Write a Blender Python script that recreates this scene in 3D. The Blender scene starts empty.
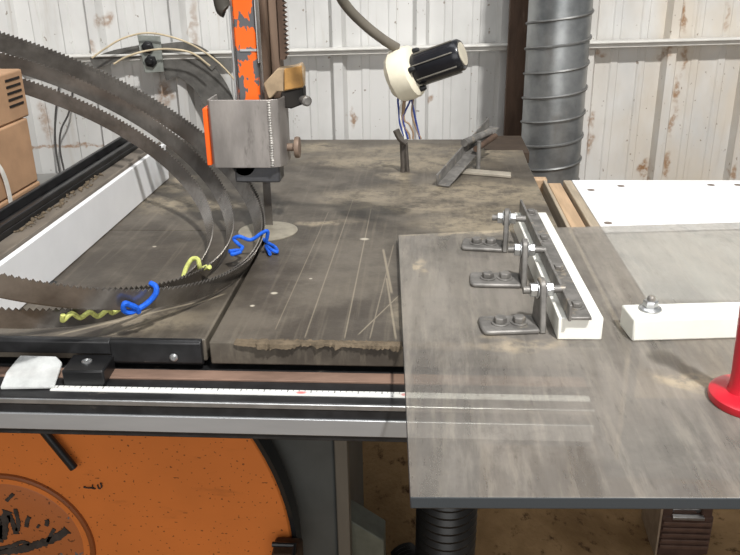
import bpy, bmesh, math, random
from mathutils import Vector, Matrix
random.seed(7)
S = bpy.context.scene
C = S.collection
V = Vector
PI = math.pi

# ------------------------------------------------------------------ camera
CAM = V((0, 0, 1.35))
FPX = 803.5
FW = V((-0.06702527, 0.92457728, -0.37505262))
RT = V((0.99770252, 0.06582278, -0.01603251))
UP = V((-0.00986371, 0.37526553, 0.92686487))
cd = bpy.data.cameras.new('camera')
cam = bpy.data.objects.new('camera', cd)
C.objects.link(cam)
cd.sensor_fit = 'HORIZONTAL'
cd.sensor_width = 36
cd.lens = FPX / 740 * 36
cd.clip_start = 0.02
mw = Matrix((RT, UP, -FW)).transposed().to_4x4()
mw.translation = CAM
cam.matrix_world = mw
S.camera = cam

# ------------------------------------------------------------------ light
S.view_settings.view_transform = 'Standard'
S.view_settings.look = 'None'
S.view_settings.gamma = 1
S.view_settings.use_curve_mapping = False
S.view_settings.exposure = 0.0
w = bpy.data.worlds.new('world')
S.world = w
w.use_nodes = True
_t = w.node_tree                               # a dim shop: pale roof overhead, darker floor below
_tc = _t.nodes.new('ShaderNodeTexCoord')
_sx = _t.nodes.new('ShaderNodeSeparateXYZ')
_cr = _t.nodes.new('ShaderNodeValToRGB')
_mp = _t.nodes.new('ShaderNodeMapRange')
_mp.inputs[1].default_value = -1
_mp.inputs[2].default_value = 1
_t.links.new(_tc.outputs['Generated'], _sx.inputs[0])
_t.links.new(_sx.outputs[2], _mp.inputs[0])
_t.links.new(_mp.outputs[0], _cr.inputs[0])
_e = _cr.color_ramp.elements
_e[0].position, _e[0].color = 0.30, (0.16, 0.14, 0.12, 1)
_e[1].position, _e[1].color = 0.62, (0.62, 0.64, 0.66, 1)
_t.links.new(_cr.outputs[0], _t.nodes['Background'].inputs[0])
_t.nodes['Background'].inputs[1].default_value = 0.46


def area(name, loc, target, sx, sy, power, col=(1, 1, 1)):
    l = bpy.data.lights.new(name, 'AREA')
    l.shape = 'RECTANGLE'
    l.size = sx
    l.size_y = sy
    l.energy = power
    l.color = col
    o = bpy.data.objects.new(name, l)
    C.objects.link(o)
    o.location = loc
    o.rotation_euler = (V(target) - V(loc)).to_track_quat('-Z', 'Y').to_euler()
    return o


area('high_bay_light', (1.05, -1.0, 4.3), (0, 1.3, 0.95), 0.2, 0.2, 215, (1, 0.985, 0.96))
area('ceiling_light', (-0.6, 0.9, 4.2), (-0.2, 1.3, 0.9), 2.4, 1.0, 28, (0.97, 0.985, 1.0))
area('front_fill_light', (0.2, -3.2, 1.9), (-0.1, 1.2, 0.9), 3.2, 2.4, 78, (1.0, 0.99, 0.97))  # added soft fill behind the camera, lifts the upright faces

# ------------------------------------------------------------------ helpers


def ray(px, py):
    return FW * FPX + RT * (px - 370) - UP * (py - 277.5)


def atZ(px, py, z):
    d = ray(px, py)
    return CAM + d * ((z - CAM.z) / d.z)


def atY(px, py, y):
    d = ray(px, py)
    return CAM + d * (y / d.y)


def lin(c):
    r = []
    for v in c:
        v /= 255
        r.append(v / 12.92 if v <= 0.04045 else ((v + 0.055) / 1.055) ** 2.4)
    return tuple(r)


class NT:
    """small node-expression kit"""

    def __init__(s, name):
        s.m = bpy.data.materials.new(name)
        s.m.use_nodes = True
        s.t = s.m.node_tree
        s.b = s.t.nodes['Principled BSDF']
        s.out = s.t.nodes['Material Output']
        s.pos = s.t.nodes.new('ShaderNodeNewGeometry').outputs['Position']

    def put(s, sock, v):
        if isinstance(v, bpy.types.NodeSocket):
            s.t.links.new(v, sock)
        elif isinstance(v, (tuple, list)):
            sock.default_value = tuple(v) + (1,) if len(v) == 3 and sock.type == 'RGBA' else tuple(v)
        else:
            sock.default_value = v

    def mth(s, op, a, b=0.0, c=None, clamp=False):
        n = s.t.nodes.new('ShaderNodeMath')
        n.operation = op
        n.use_clamp = clamp
        s.put(n.inputs[0], a)
        s.put(n.inputs[1], b)
        if c is not None:
            s.put(n.inputs[2], c)
        return n.outputs[0]

    def vec(s, op, a, b=(0, 0, 0)):
        n = s.t.nodes.new('ShaderNodeVectorMath')
        n.operation = op
        s.put(n.inputs[0], a)
        s.put(n.inputs[1], b)
        return n.outputs['Value'] if op in ('LENGTH', 'DOT_PRODUCT') else n.outputs[0]

    def noise(s, scale, stretch=(1, 1, 1), detail=4, rough=0.6, vec=None, off=(0, 0, 0)):
        n = s.t.nodes.new('ShaderNodeTexNoise')
        n.inputs['Scale'].default_value = scale
        n.inputs['Detail'].default_value = detail
        n.inputs['Roughness'].default_value = rough
        v = s.vec('MULTIPLY', vec or s.pos, stretch)
        if off != (0, 0, 0):
            v = s.vec('ADD', v, off)
        s.t.links.new(v, n.inputs['Vector'])
        return n.outputs[0]

    def step(s, v, lo, hi):
        n = s.t.nodes.new('ShaderNodeMapRange')
        n.interpolation_type = 'SMOOTHSTEP'
        s.put(n.inputs[0], v)
        n.inputs[1].default_value = lo
        n.inputs[2].default_value = hi
        return n.outputs[0]

    def mix(s, f, a, b):
        n = s.t.nodes.new('ShaderNodeMix')
        n.data_type = 'RGBA'
        s.put(n.inputs[0], f)
        s.put(n.inputs[6], a)
        s.put(n.inputs[7], b)
        return n.outputs[2]

    def warp(s, amt, scale):
        n = s.t.nodes.new('ShaderNodeTexNoise')
        n.inputs['Scale'].default_value = scale
        n.inputs['Detail'].default_value = 3
        s.t.links.new(s.pos, n.inputs['Vector'])
        v = s.vec('SUBTRACT', n.outputs[1], (0.5, 0.5, 0.5))
        v = s.vec('MULTIPLY', v, (amt, amt, amt))
        return s.vec('ADD', s.pos, v)

    def blobs(s, lst, vec=None):
        """lst: (centre, radii, strength) soft ellipsoids, max-combined"""
        r = None
        for c, rad, k in lst:
            d = s.vec('SUBTRACT', vec or s.pos, tuple(c))
            d = s.vec('MULTIPLY', d, tuple(1 / q for q in rad))
            d = s.vec('LENGTH', d)
            f = s.mth('MULTIPLY', s.step(d, 1.0, 0.35), k)
            r = f if r is None else s.mth('MAXIMUM', r, f)
        return r

    def lines(s, lst, vec=None):
        """lst: (a, b, width, strength) straight marks on a horizontal face"""
        r = None
        for a, b, wd, k in lst:
            a = V((a[0], a[1], 0))
            b = V((b[0], b[1], 0))
            d = (b - a)
            L = d.length
            d /= L
            nrm = V((-d.y, d.x, 0))
            rel = s.vec('SUBTRACT', vec or s.pos, tuple(a))
            t = s.vec('DOT_PRODUCT', rel, tuple(d))
            e = s.mth('ABSOLUTE', s.vec('DOT_PRODUCT', rel, tuple(nrm)))
            f = s.step(e, wd, wd * 0.3)
            f = s.mth('MULTIPLY', f, s.mth('MULTIPLY', s.step(t, 0, 0.01), s.step(t, L, L - 0.01)))
            f = s.mth('MULTIPLY', f, k)
            r = f if r is None else s.mth('MAXIMUM', r, f)
        return r

    def bump(s, h, strength=0.3, dist=0.002):
        n = s.t.nodes.new('ShaderNodeBump')
        n.inputs['Strength'].default_value = strength
        n.inputs['Distance'].default_value = dist
        s.put(n.inputs['Height'], h)
        s.t.links.new(n.outputs[0], s.b.inputs['Normal'])

    def fin(s, col, rough=0.6, metal=0.0, spec=0.4):
        s.put(s.b.inputs['Base Color'], col)
        s.put(s.b.inputs['Roughness'], rough)
        s.put(s.b.inputs['Metallic'], metal)
        s.b.inputs['Specular IOR Level'].default_value = spec
        return s.m


def M(name, col, rough=0.6, metal=0.0, var=0.18, scale=30, stretch=(1, 1, 1), dust=None, bump=0.0, spec=0.4):
    n = NT(name)
    c = lin(col)
    f = n.noise(scale, stretch, 5)
    k = n.mix(n.step(f, 0.3, 0.7), tuple(x * (1 - var) for x in c), tuple(min(1, x * (1 + var)) for x in c))
    if dust:
        dc, th = dust
        k = n.mix(n.step(n.noise(scale * 0.7, stretch, 6, 0.7, off=(3, 5, 1)), th, th + 0.14), k, lin(dc))
    if bump:
        n.bump(f, bump)
    return n.fin(k, rough, metal, spec)


class MB:
    def __init__(s):
        s.v = []
        s.f = []

    def add(s, vs, fs):
        o = len(s.v)
        s.v += [V(p) for p in vs]
        s.f += [tuple(i + o for i in f) for f in fs]
        return s

    def box(s, a, b):
        x0, y0, z0 = a
        x1, y1, z1 = b
        return s.add([(x0, y0, z0), (x1, y0, z0), (x1, y1, z0), (x0, y1, z0), (x0, y0, z1), (x1, y0, z1), (x1, y1, z1), (x0, y1, z1)],
                     [(0, 3, 2, 1), (4, 5, 6, 7), (0, 1, 5, 4), (1, 2, 6, 5), (2, 3, 7, 6), (3, 0, 4, 7)])

    def obox(s, c, ax, ay, az, size):
        """box centred on c with unit axes"""
        c, ax, ay, az = V(c), V(ax).normalized(), V(ay).normalized(), V(az).normalized()
        hx, hy, hz = [q / 2 for q in size]
        vs = [c + ax * (i * hx) + ay * (j * hy) + az * (k * hz) for k in (-1, 1) for i, j in ((-1, -1), (1, -1), (1, 1), (-1, 1))]
        return s.add(vs, [(0, 3, 2, 1), (4, 5, 6, 7), (0, 1, 5, 4), (1, 2, 6, 5), (2, 3, 7, 6), (3, 0, 4, 7)])

    def prism(s, poly, ext):
        """planar polygon (3-D points) extruded by the vector ext"""
        n = len(poly)
        e = V(ext)
        vs = [V(p) for p in poly] + [V(p) + e for p in poly]
        fs = [tuple(reversed(range(n))), tuple(range(n, 2 * n))] + [(i, (i + 1) % n, n + (i + 1) % n, n + i) for i in range(n)]
        return s.add(vs, fs)

    def tube(s, path, r, n=10, cap=True):
        P = [V(p) for p in path]
        R = r if isinstance(r, (list, tuple)) else [r] * len(P)
        prev = None
        rings = []
        for i, p in enumerate(P):
            t = (P[min(i + 1, len(P) - 1)] - P[max(i - 1, 0)]).normalized()
            if prev is None:
                a = t.orthogonal().normalized()
            else:
                a = (prev - t * prev.dot(t)).normalized()
            prev = a
            b = t.cross(a)
            rings.append([p + (a * math.cos(2 * PI * k / n) + b * math.sin(2 * PI * k / n)) * R[i] for k in range(n)])
        vs = [q for g in rings for q in g]
        fs = []
        for i in range(len(P) - 1):
            for k in range(n):
                fs.append((i * n + k, i * n + (k + 1) % n, (i + 1) * n + (k + 1) % n, (i + 1) * n + k))
        if cap:
            fs.append(tuple(reversed(range(n))))
            fs.append(tuple(range((len(P) - 1) * n, len(P) * n)))
        return s.add(vs, fs)

    def lathe(s, prof, o, axis=(0, 0, 1), n=24, rot=0.0):
        """prof: (radius, height) pairs along the axis"""
        ax = V(axis).normalized()
        a = ax.orthogonal().normalized()
        b = ax.cross(a)
        o = V(o)
        vs = []
        for r, h in prof:
            for k in range(n):
                an = 2 * PI * k / n + rot
                vs.append(o + ax * h + (a * math.cos(an) + b * math.sin(an)) * r)
        fs = []
        m = len(prof)
        for i in range(m - 1):
            for k in range(n):
                fs.append((i * n + k, i * n + (k + 1) % n, (i + 1) * n + (k + 1) % n, (i + 1) * n + k))
        fs.append(tuple(reversed(range(n))))
        fs.append(tuple(range((m - 1) * n, m * n)))
        return s.add(vs, fs)

    def build(s, name, mat, parent=None, bevel=0.0, smooth=True, seg=2):
        if parent is None:
            lo = V((min(p.x for p in s.v), min(p.y for p in s.v), min(p.z for p in s.v)))
            hi = V((max(p.x for p in s.v), max(p.y for p in s.v), max(p.z for p in s.v)))
            org = V(((lo.x + hi.x) / 2, (lo.y + hi.y) / 2, lo.z))
        else:
            org = BASE[parent.name]
        me = bpy.data.meshes.new(name)
        me.from_pydata([tuple(p - org) for p in s.v], [], s.f)
        bm = bmesh.new()
        bm.from_mesh(me)
        bmesh.ops.recalc_face_normals(bm, faces=bm.faces)
        bm.to_mesh(me)
        bm.free()
        if mat:
            me.materials.append(mat)
        if smooth:
            me.shade_smooth()
            me.set_sharp_from_angle(angle=math.radians(35))
        o = bpy.data.objects.new(name, me)
        C.objects.link(o)
        if parent is None:
            o.location = org
        else:
            o.parent = parent
        BASE[o.name] = org
        if bevel:
            b = o.modifiers.new('bevel', 'BEVEL')
            b.width = bevel
            b.segments = seg
            b.limit_method = 'ANGLE'
            b.angle_limit = math.radians(40)
        return o


BASE = {}


def tag(o, label, cat, group=None):
    o['label'] = label
    o['category'] = cat
    if group:
        o['group'] = group
    return o


def thing(name, base, label, cat, group=None):
    o = bpy.data.objects.new(name, None)
    C.objects.link(o)
    o.location = base
    o.empty_display_size = 0.05
    BASE[o.name] = V(base)
    return tag(o, label, cat, group)


def structure(o, kind='structure'):
    o['kind'] = kind
    return o


def bez(p, n=24):
    """smooth curve through points (Catmull-Rom)"""
    P = [V(q) for q in p]
    P = [P[0] * 2 - P[1]] + P + [P[-1] * 2 - P[-2]]
    out = []
    for i in range(1, len(P) - 2):
        for k in range(n):
            t = k / n
            a, b, c, d = P[i - 1], P[i], P[i + 1], P[i + 2]
            out.append(0.5 * ((2 * b) + (c - a) * t + (2 * a - 5 * b + 4 * c - d) * t * t + (3 * b - a - 3 * c + d) * t ** 3))
    out.append(P[-2])
    return out


TZ = 0.95                     # height of the saw table
PZ = 0.962                    # top of the plastic plate

# ------------------------------------------------------------------ materials
steel = M('bare_steel', (128, 124, 118), 0.45, 0.55, 0.25, 60, dust=((150, 138, 118), 0.62))
dusty_steel = M('dusty_steel', (122, 119, 115), 0.5, 0.4, 0.3, 50, dust=((164, 153, 136), 0.56), bump=0.2)
bright_steel = M('zinc', (185, 186, 186), 0.32, 0.85, 0.12, 60)
black_paint = M('black_paint', (34, 34, 35), 0.42, 0.0, 0.35, 40, dust=((92, 86, 78), 0.62))
black_plain = M('black_plastic', (26, 26, 27), 0.35, 0.0, 0.2, 40)
white_plastic = M('white_uhmw', (236, 235, 226), 0.4, 0.0, 0.04, 25, dust=((214, 206, 190), 0.68))
melamine = M('white_melamine', (240, 240, 240), 0.35, 0.0, 0.02, 12)
cardboard = M('cardboard', (176, 140, 108), 0.85, 0.0, 0.1, 22, bump=0.1)
dark_hole = M('dark_slot', (30, 24, 20), 0.9)
rust_brown = M('rusted_steel', (88, 70, 58), 0.75, 0.2, 0.3, 28, (1, 1, 0.25), dust=((122, 104, 88), 0.6), bump=0.2)
grey_wood = M('grey_wood', (164, 150, 130), 0.8, 0.0, 0.2, 30, (3, 0.25, 3))
wood = M('pine_wood', (180, 152, 122), 0.75, 0.0, 0.15, 30, (3, 0.25, 3))
old_wood = M('weathered_wood', (138, 120, 98), 0.8, 0.0, 0.25, 30, (3, 0.25, 3))
sawdust = M('sawdust', (98, 86, 70), 0.95, 0.0, 0.3, 90, dust=((136, 118, 92), 0.6), bump=0.8)
red_paint = M('red_paint', (196, 26, 44), 0.3, 0.0, 0.12, 14, spec=0.6)
dark_grey = M('grey_machine_paint', (74, 76, 74), 0.55, 0.0, 0.15, 10)
blue_twine = M('blue_twine', (24, 92, 204), 0.7, 0.0, 0.25, 200)
yellow_twine = M('yellow_twine', (190, 194, 112), 0.7, 0.0, 0.25, 200)
brass = M('worn_tan_block', (176, 132, 74), 0.6, 0.0, 0.2, 40)
dark_steel = M('dark_steel', (84, 78, 72), 0.55, 0.3, 0.25, 60)
cream = M('cream_plastic', (226, 218, 196), 0.5, 0.0, 0.08, 30, dust=((196, 176, 140), 0.66))


def mat_table():
    n = NT('dusty_cast_table')
    base = n.mix(n.step(n.noise(9, (1, 1, 1), 6, 0.65), 0.35, 0.68), lin((70, 64, 57)), lin((102, 95, 85)))
    streak = n.noise(20, (6, 0.22, 1), 4, 0.6)
    base = n.mix(n.mth('MULTIPLY', n.step(streak, 0.5, 0.72), 0.25), base, lin((130, 121, 106)))
    wv = n.warp(0.16, 9)
    bl = n.blobs([((-0.06, 1.62, TZ), (0.26, 0.10, 0.3), 0.8), ((0.10, 1.40, TZ), (0.26, 0.10, 0.3), 0.9), ((-0.1, 1.36, TZ), (0.10, 0.07, 0.3), 0.7),
                  ((0.12, 1.22, TZ), (0.18, 0.08, 0.3), 0.9), ((-0.06, 1.5, TZ), (0.05, 0.05, 0.3), 1.0), ((-0.22, 1.75, TZ), (0.1, 0.07, 0.3), 0.9), ((0.02, 1.30, TZ), (0.2, 0.05, 0.3), 0.8), ((0.0, 1.72, TZ), (0.3, 0.08, 0.3), 0.6), ((-0.02, 0.9, TZ), (0.03, 0.1, 0.3), 0.5),
                  ((-0.17, 1.21, TZ), (0.06, 0.02, 0.3), 1.0), ((-0.42, 1.31, TZ), (0.14, 0.06, 0.3), 0.9), ((-0.46, 1.45, TZ), (0.04, 0.1, 0.3), 1.0),
                  ((0.16, 1.7, TZ), (0.08, 0.1, 0.3), 0.9), ((-0.35, 0.86, TZ), (0.16, 0.04, 0.3), 0.6)], wv)
    fine = n.step(n.noise(26, (1, 1, 1), 8, 0.8), 0.34, 0.60)
    base = n.mix(n.mth('MULTIPLY', n.mth('MULTIPLY', bl, fine), 0.75), base, lin((166, 153, 130)))
    ln = n.lines([((-0.133, 0.80), (-0.125, 1.35), 0.0012, 0.3), ((-0.088, 0.80), (-0.09, 1.30), 0.0012, 0.35), ((-0.06, 0.80), (-0.045, 1.12), 0.0012, 0.3),
                  ((-0.075, 0.81), (-0.03, 0.93), 0.0013, 0.4), ((-0.04, 0.93), (-0.06, 1.10), 0.0024, 0.45), ((-0.03, 0.8), (-0.05, 0.99), 0.0018, 0.4),
                  ((-0.17, 0.82), (-0.16, 1.28), 0.001, 0.25), ((-0.42, 0.80), (-0.28, 0.90), 0.003, 0.4), ((-0.36, 0.80), (-0.25, 0.93), 0.003, 0.4)])
    base = n.mix(ln, base, lin((176, 164, 142)))
    sp = n.blobs([((-0.19, 0.93, TZ), (0.006, 0.005, 0.1), 1), ((-0.21, 0.89, TZ), (0.004, 0.004, 0.1), 1), ((-0.09, 1.14, TZ), (0.009, 0.007, 0.1), 0.9),
                  ((-0.15, 0.98, TZ), (0.003, 0.003, 0.1), 0.8), ((-0.4, 1.1, TZ), (0.004, 0.004, 0.1), 0.8)])
    base = n.mix(sp, base, lin((190, 182, 165)))
    n.bump(n.noise(120, detail=3), 0.15)
    rough = n.mth('MULTIPLY_ADD', n.noise(14), 0.3, 0.34)
    return n.fin(base, rough, 0.08, 0.3)


def mat_wall():
    n = NT('white_ribbed_sheet')
    base = n.mix(n.step(n.noise(3.2, (1, 1, 0.6), 5), 0.35, 0.65), lin((190, 189, 186)), lin((212, 211, 208)))
    sp_ = n.t.nodes.new('ShaderNodeSeparateXYZ')
    n.t.links.new(n.pos, sp_.inputs[0])
    base = n.mix(n.mth('MULTIPLY', n.mth('MULTIPLY', n.step(sp_.outputs[0], 0.3, 0.7), n.step(n.noise(5, (1, 1, 0.5), 5, off=(6, 1, 2)), 0.35, 0.65)), 0.7), base, lin((198, 186, 168)))   # beige patches, coming in towards the right
    base = n.mix(n.mth('MULTIPLY', n.step(n.noise(14, (2.2, 2.2, 0.18), 5, 0.65), 0.56, 0.72), 0.35), base, lin((166, 155, 138)))
    wv = n.warp(0.06, 22)
    pts = []
    for (px, py, rx, rz, k) in [(107, 20, .022, .025, 0.7), (97, 45, .014, .02, .6), (196, 30, .015, .10, .5), (199, 78, .03, .06, .7), (165, 95, .03, .05, .8), (352, 118, .010, .035, .9),
                                (431, 100, .012, .02, .8), (682, 18, .014, .05, .9), (684, 60, .012, .05, .7), (676, 90, .016, .05, .9), (672, 120, .014, .05, .8), (668, 165, .016, .05, .9),
                                (590, 120, .016, .03, .9), (588, 145, .012, .05, .8), (645, 172, .024, .04, 1.0), (729, 172, .016, .04, .8), (600, 55, .03, .012, .7), (665, 52, .02, .03, .7),
                                (45, 120, .02, .08, .6), (60, 146, .25, .008, .8), (725, 20, .01, .05, .5), (70, 75, .03, .05, .6), (515, 60, .01, .08, .4)]:
        d = ray(px, py)
        q = CAM + d * (2.25 / d.dot(WN))
        pts.append((q, (rx, 0.3, rz), k))
    bl = n.blobs(pts, wv)
    base = n.mix(n.mth('MULTIPLY', bl, n.step(n.noise(60, detail=5), 0.3, 0.6)), base, lin((142, 108, 76)))
    specks = n.step(n.noise(75, (1, 1, 0.8), 2, 0.5, off=(9, 2, 4)), 0.70, 0.74)
    base = n.mix(n.mth('MULTIPLY', specks, 0.7), base, lin((120, 104, 86)))
    return n.fin(base, 0.5, 0.0, 0.35)


def mat_plate():
    n = NT('scuffed_clear_plate')
    base = n.mix(n.step(n.noise(5, (1, 1, 1), 6, 0.65), 0.35, 0.65), lin((124, 119, 113)), lin((156, 149, 140)))
    base = n.mix(n.mth('MULTIPLY', n.step(n.noise(16, (5, 0.6, 1), 6, 0.7), 0.48, 0.66), 0.5), base, lin((170, 162, 150)))
    base = n.mix(n.mth('MULTIPLY', n.step(n.noise(22, (4, 0.8, 1), 6, 0.75, off=(4, 4, 4)), 0.55, 0.72), 0.55), base, lin((96, 92, 88)))
    base = n.mix(n.mth('MULTIPLY', n.step(n.noise(9, (1.5, 1, 1), 6, 0.75, off=(1, 8, 4)), 0.55, 0.7), 0.5), base, lin((104, 98, 93)))
    wv = n.warp(0.07, 16)
    bl = n.blobs([((0.26, 0.70, PZ), (0.05, 0.03, 0.1), 0.9), ((0.05, 1.14, PZ), (0.14, 0.02, 0.1), 0.9), ((0.10, 0.77, PZ), (0.07, 0.015, 0.1), 0.7), ((0.0, 1.0, PZ), (0.012, 0.03, 0.1), 0.9)], wv)
    base = n.mix(n.mth('MULTIPLY', bl, n.step(n.noise(50, detail=6), 0.35, 0.6)), base, lin((206, 190, 164)))
    g0 = n.t.nodes.new('ShaderNodeNewGeometry')
    s0_ = n.t.nodes.new('ShaderNodeSeparateXYZ')
    n.t.links.new(g0.outputs['True Normal'], s0_.inputs[0])
    base = n.mix(n.mth('LESS_THAN', n.mth('ABSOLUTE', s0_.outputs[2]), 0.45), base, lin((58, 62, 65)))   # the sawn edges are slate grey
    n.fin(base, 0.42, 0.0, 0.35)
    n.bump(n.noise(90, (4, 1, 1), 4), 0.12)
    tr = n.t.nodes.new('ShaderNodeBsdfTransparent')
    tr.inputs[0].default_value = (0.86, 0.86, 0.84, 1)
    mx = n.t.nodes.new('ShaderNodeMixShader')
    geo = n.t.nodes.new('ShaderNodeNewGeometry')
    sx = n.t.nodes.new('ShaderNodeSeparateXYZ')
    n.t.links.new(geo.outputs['True Normal'], sx.inputs[0])
    # only the upper face is scuffed; the underside is clear, the sawn edges are dull
    scuff = n.mth('MULTIPLY_ADD', n.step(n.noise(12, (4, 0.5, 1), 5), 0.35, 0.65), -0.16, 0.50)
    under = n.mth('MAXIMUM', geo.outputs['Backfacing'], n.mth('LESS_THAN', sx.outputs[2], -0.5))
    top = n.mth('MULTIPLY', scuff, n.mth('GREATER_THAN', sx.outputs[2], 0.5))
    fac = n.mth('MAXIMUM', n.mth('MULTIPLY', under, 0.96), top)
    n.put(mx.inputs[0], fac)
    n.t.links.new(n.b.outputs[0], mx.inputs[1])
    n.t.links.new(tr.outputs[0], mx.inputs[2])
    n.t.links.new(mx.outputs[0], n.out.inputs[0])
    return n.m


def mat_orange(name, chip, col=(208, 116, 46), grime=True):
    n = NT(name)
    base = n.mix(n.step(n.noise(4, detail=4), 0.3, 0.7), lin(col), lin(tuple(min(255, c * 1.07) for c in col)))
    if grime:
        base = n.mix(n.mth('MULTIPLY', n.step(n.noise(230, detail=0, rough=0.5), 0.745, 0.77), 0.75), base, lin((74, 46, 28)))
        base = n.mix(n.mth('MULTIPLY', n.step(n.noise(12, (1, 1, 4), 5), 0.6, 0.8), 0.4), base, lin((120, 70, 38)))
    if chip:
        base = n.mix(n.step(n.noise(38, (1, 1, 0.6), 4, 0.6), chip, chip + 0.02), base, lin((96, 96, 98)))
    return n.fin(base, 0.5, 0.0, 0.3)


def mat_blade():
    n = NT('saw_blade_steel')
    base = n.mix(n.step(n.noise(14, detail=5), 0.35, 0.7), lin((106, 101, 96)), lin((148, 143, 137)))
    base = n.mix(n.mth('MULTIPLY', n.step(n.noise(30, detail=4, off=(2, 7, 1)), 0.58, 0.74), 0.5), base, lin((86, 76, 68)))
    return n.fin(base, 0.22, 0.58, 0.5)


def mat_duct():
    n = NT('galvanised_duct')
    base = n.mix(n.step(n.noise(10, detail=5), 0.35, 0.68), lin((124, 127, 128)), lin((162, 164, 164)))
    base = n.mix(n.mth('MULTIPLY', n.step(n.noise(16, (1, 1, 0.4), 4, off=(1, 1, 5)), 0.55, 0.75), 0.5), base, lin((110, 102, 92)))
    return n.fin(base, 0.34, 0.72, 0.5)


def mat_floor():
    n = NT('sawdust_floor')
    base = n.mix(n.step(n.noise(3, detail=6), 0.35, 0.65), lin((112, 88, 60)), lin((150, 122, 88)))
    base = n.mix(n.step(n.noise(26, detail=6, rough=0.7), 0.55, 0.7), base, lin((70, 52, 36)))
    n.bump(n.noise(60, detail=5), 0.5, 0.01)
    return n.fin(base, 0.95, 0, 0.1)


def mat_tape():
    n = NT('measuring_tape')
    s = n.t.nodes.new('ShaderNodeSeparateXYZ')
    n.t.links.new(n.pos, s.inputs[0])
    x, y = s.outputs[0], s.outputs[1]
    col = n.mix(n.step(n.noise(18, (1, 3, 1), 5), 0.55, 0.72), lin((226, 226, 222)), lin((190, 186, 178)))
    fr = n.mth('FRACT', n.mth('MULTIPLY', n.mth('ADD', x, 2.0), 1 / 0.0254))
    tick = n.mth('MULTIPLY', n.mth('LESS_THAN', fr, 0.06), n.mth('GREATER_THAN', y, 0.7445))
    fr2 = n.mth('FRACT', n.mth('MULTIPLY', n.mth('ADD', x, 2.0), 4 / 0.0254))
    t2 = n.mth('MULTIPLY', n.mth('LESS_THAN', fr2, 0.14), n.mth('GREATER_THAN', y, 0.7465))
    col = n.mix(n.mth('MULTIPLY', n.mth('MAXIMUM', tick, t2), 0.7), col, lin((40, 40, 42)))
    col = n.mix(n.blobs([((-0.13, 0.7445, 0.915), (0.008, 0.004, 0.1), 0.8), ((-0.02, 0.7445, 0.915), (0.004, 0.004, 0.1), 0.6)]), col, lin((206, 60, 60)))
    return n.fin(col, 0.45)


def mat_clear():
    n = NT('clear_plastic')
    n.fin(lin((222, 224, 222)), 0.18, 0, 0.6)
    tr = n.t.nodes.new('ShaderNodeBsdfTransparent')
    mx = n.t.nodes.new('ShaderNodeMixShader')
    n.put(mx.inputs[0], n.mth('MULTIPLY_ADD', n.noise(45), 0.9, 0.05))
    n.t.links.new(n.b.outputs[0], mx.inputs[1])
    n.t.links.new(tr.outputs[0], mx.inputs[2])
    n.t.links.new(mx.outputs[0], n.out.inputs[0])
    return n.m


WQ = -0.1522859684
WN = V((math.sin(WQ), math.cos(WQ), 0))       # wall normal pointing away from the camera
WD = V((math.cos(WQ), -math.sin(WQ), 0))      # along the wall, to the right
WO = V((-0.017, 2.274, 0))


def wall(u, z, off=0.0):
    return WO + WD * u + V((0, 0, z)) - WN * off


def atW(px, py, off=0.0):
    d = ray(px, py)
    return CAM + d * ((2.25 - off) / d.dot(WN))


tableM, wallM, plateM = mat_table(), mat_wall(), mat_plate()
orangeM = mat_orange('orange_door_paint', 0, (196, 112, 52))
orangeC = mat_orange('chipped_orange_paint', 0.50, (238, 104, 34), False)
bladeM, ductM, floorM, tapeM, clearM = mat_blade(), mat_duct(), mat_floor(), mat_tape(), mat_clear()

# ------------------------------------------------------------------ setting
# floor with a sawdust drift
m = MB()
nx, ny = 90, 70
for j in range(ny + 1):
    for i in range(nx + 1):
        x = -2.6 + 5.2 * i / nx
        y = -0.6 + 3.6 * j / ny
        h = 0.30 * math.exp(-(((x - 0.0) / 0.30) ** 2 + ((y - 1.75) / 0.35) ** 2)) + 0.012 * math.sin(x * 17 + y * 5) * math.sin(y * 13) + 0.01 * random.random() * (1 if abs(x) < 0.5 else .4)
        m.v.append(V((x, y, max(0, h))))
m.f = [(j * (nx + 1) + i, j * (nx + 1) + i + 1, (j + 1) * (nx + 1) + i + 1, (j + 1) * (nx + 1) + i) for j in range(ny) for i in range(nx)]
structure(m.build('floor', floorM))

# ribbed wall
ribs = [-1.72, -1.50, -1.29, -1.08, -.857, -.645, -.435, -.226, 0, .23, .47, .705, .94, 1.18, 1.41, 1.64]
prof = [(-1.9, 0)]
for i, u in enumerate(ribs):
    prof += [(u - .020, 0), (u - .012, .026), (u + .010, .026), (u + .024, 0)]
    if i < len(ribs) - 1:
        g = ribs[i + 1] - u
        for k in (1 / 3, 2 / 3):
            c = u + g * k
            prof += [(c - .012, 0), (c - .008, .0035), (c + .008, .0035), (c + .012, 0)]
prof += [(1.9, 0)]
m = MB()
for u, h in prof:
    for z in (0.0, 0.6, 1.2, 2.3):
        m.v.append(wall(u, z, h))
for i in range(len(prof) - 1):
    for k in range(3):
        m.f.append((i * 4 + k, (i + 1) * 4 + k, (i + 1) * 4 + k + 1, i * 4 + k + 1))
o = structure(m.build('wall_back', wallM, smooth=False))
sol = o.modifiers.new('solid', 'SOLIDIFY')
sol.thickness = 0.002


def wbox(mb, u0, u1, z0, z1, o0, o1):
    P = [wall(u0, z0, o0), wall(u1, z0, o0), wall(u1, z0, o1), wall(u0, z0, o1)]
    return mb.prism(P, (0, 0, z1 - z0))


# girt across the wall
m = MB()
wbox(m, -1.9, 1.9, 1.098, 1.116, 0.021, 0.052)
wbox(m, -1.9, 1.9, 1.110, 1.116, 0.052, 0.062)
structure(m.build('trim_1', M('white_girt', (206, 204, 198), 0.5, 0, 0.06, 20, dust=((186, 172, 150), 0.64)), bevel=0.002))
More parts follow.
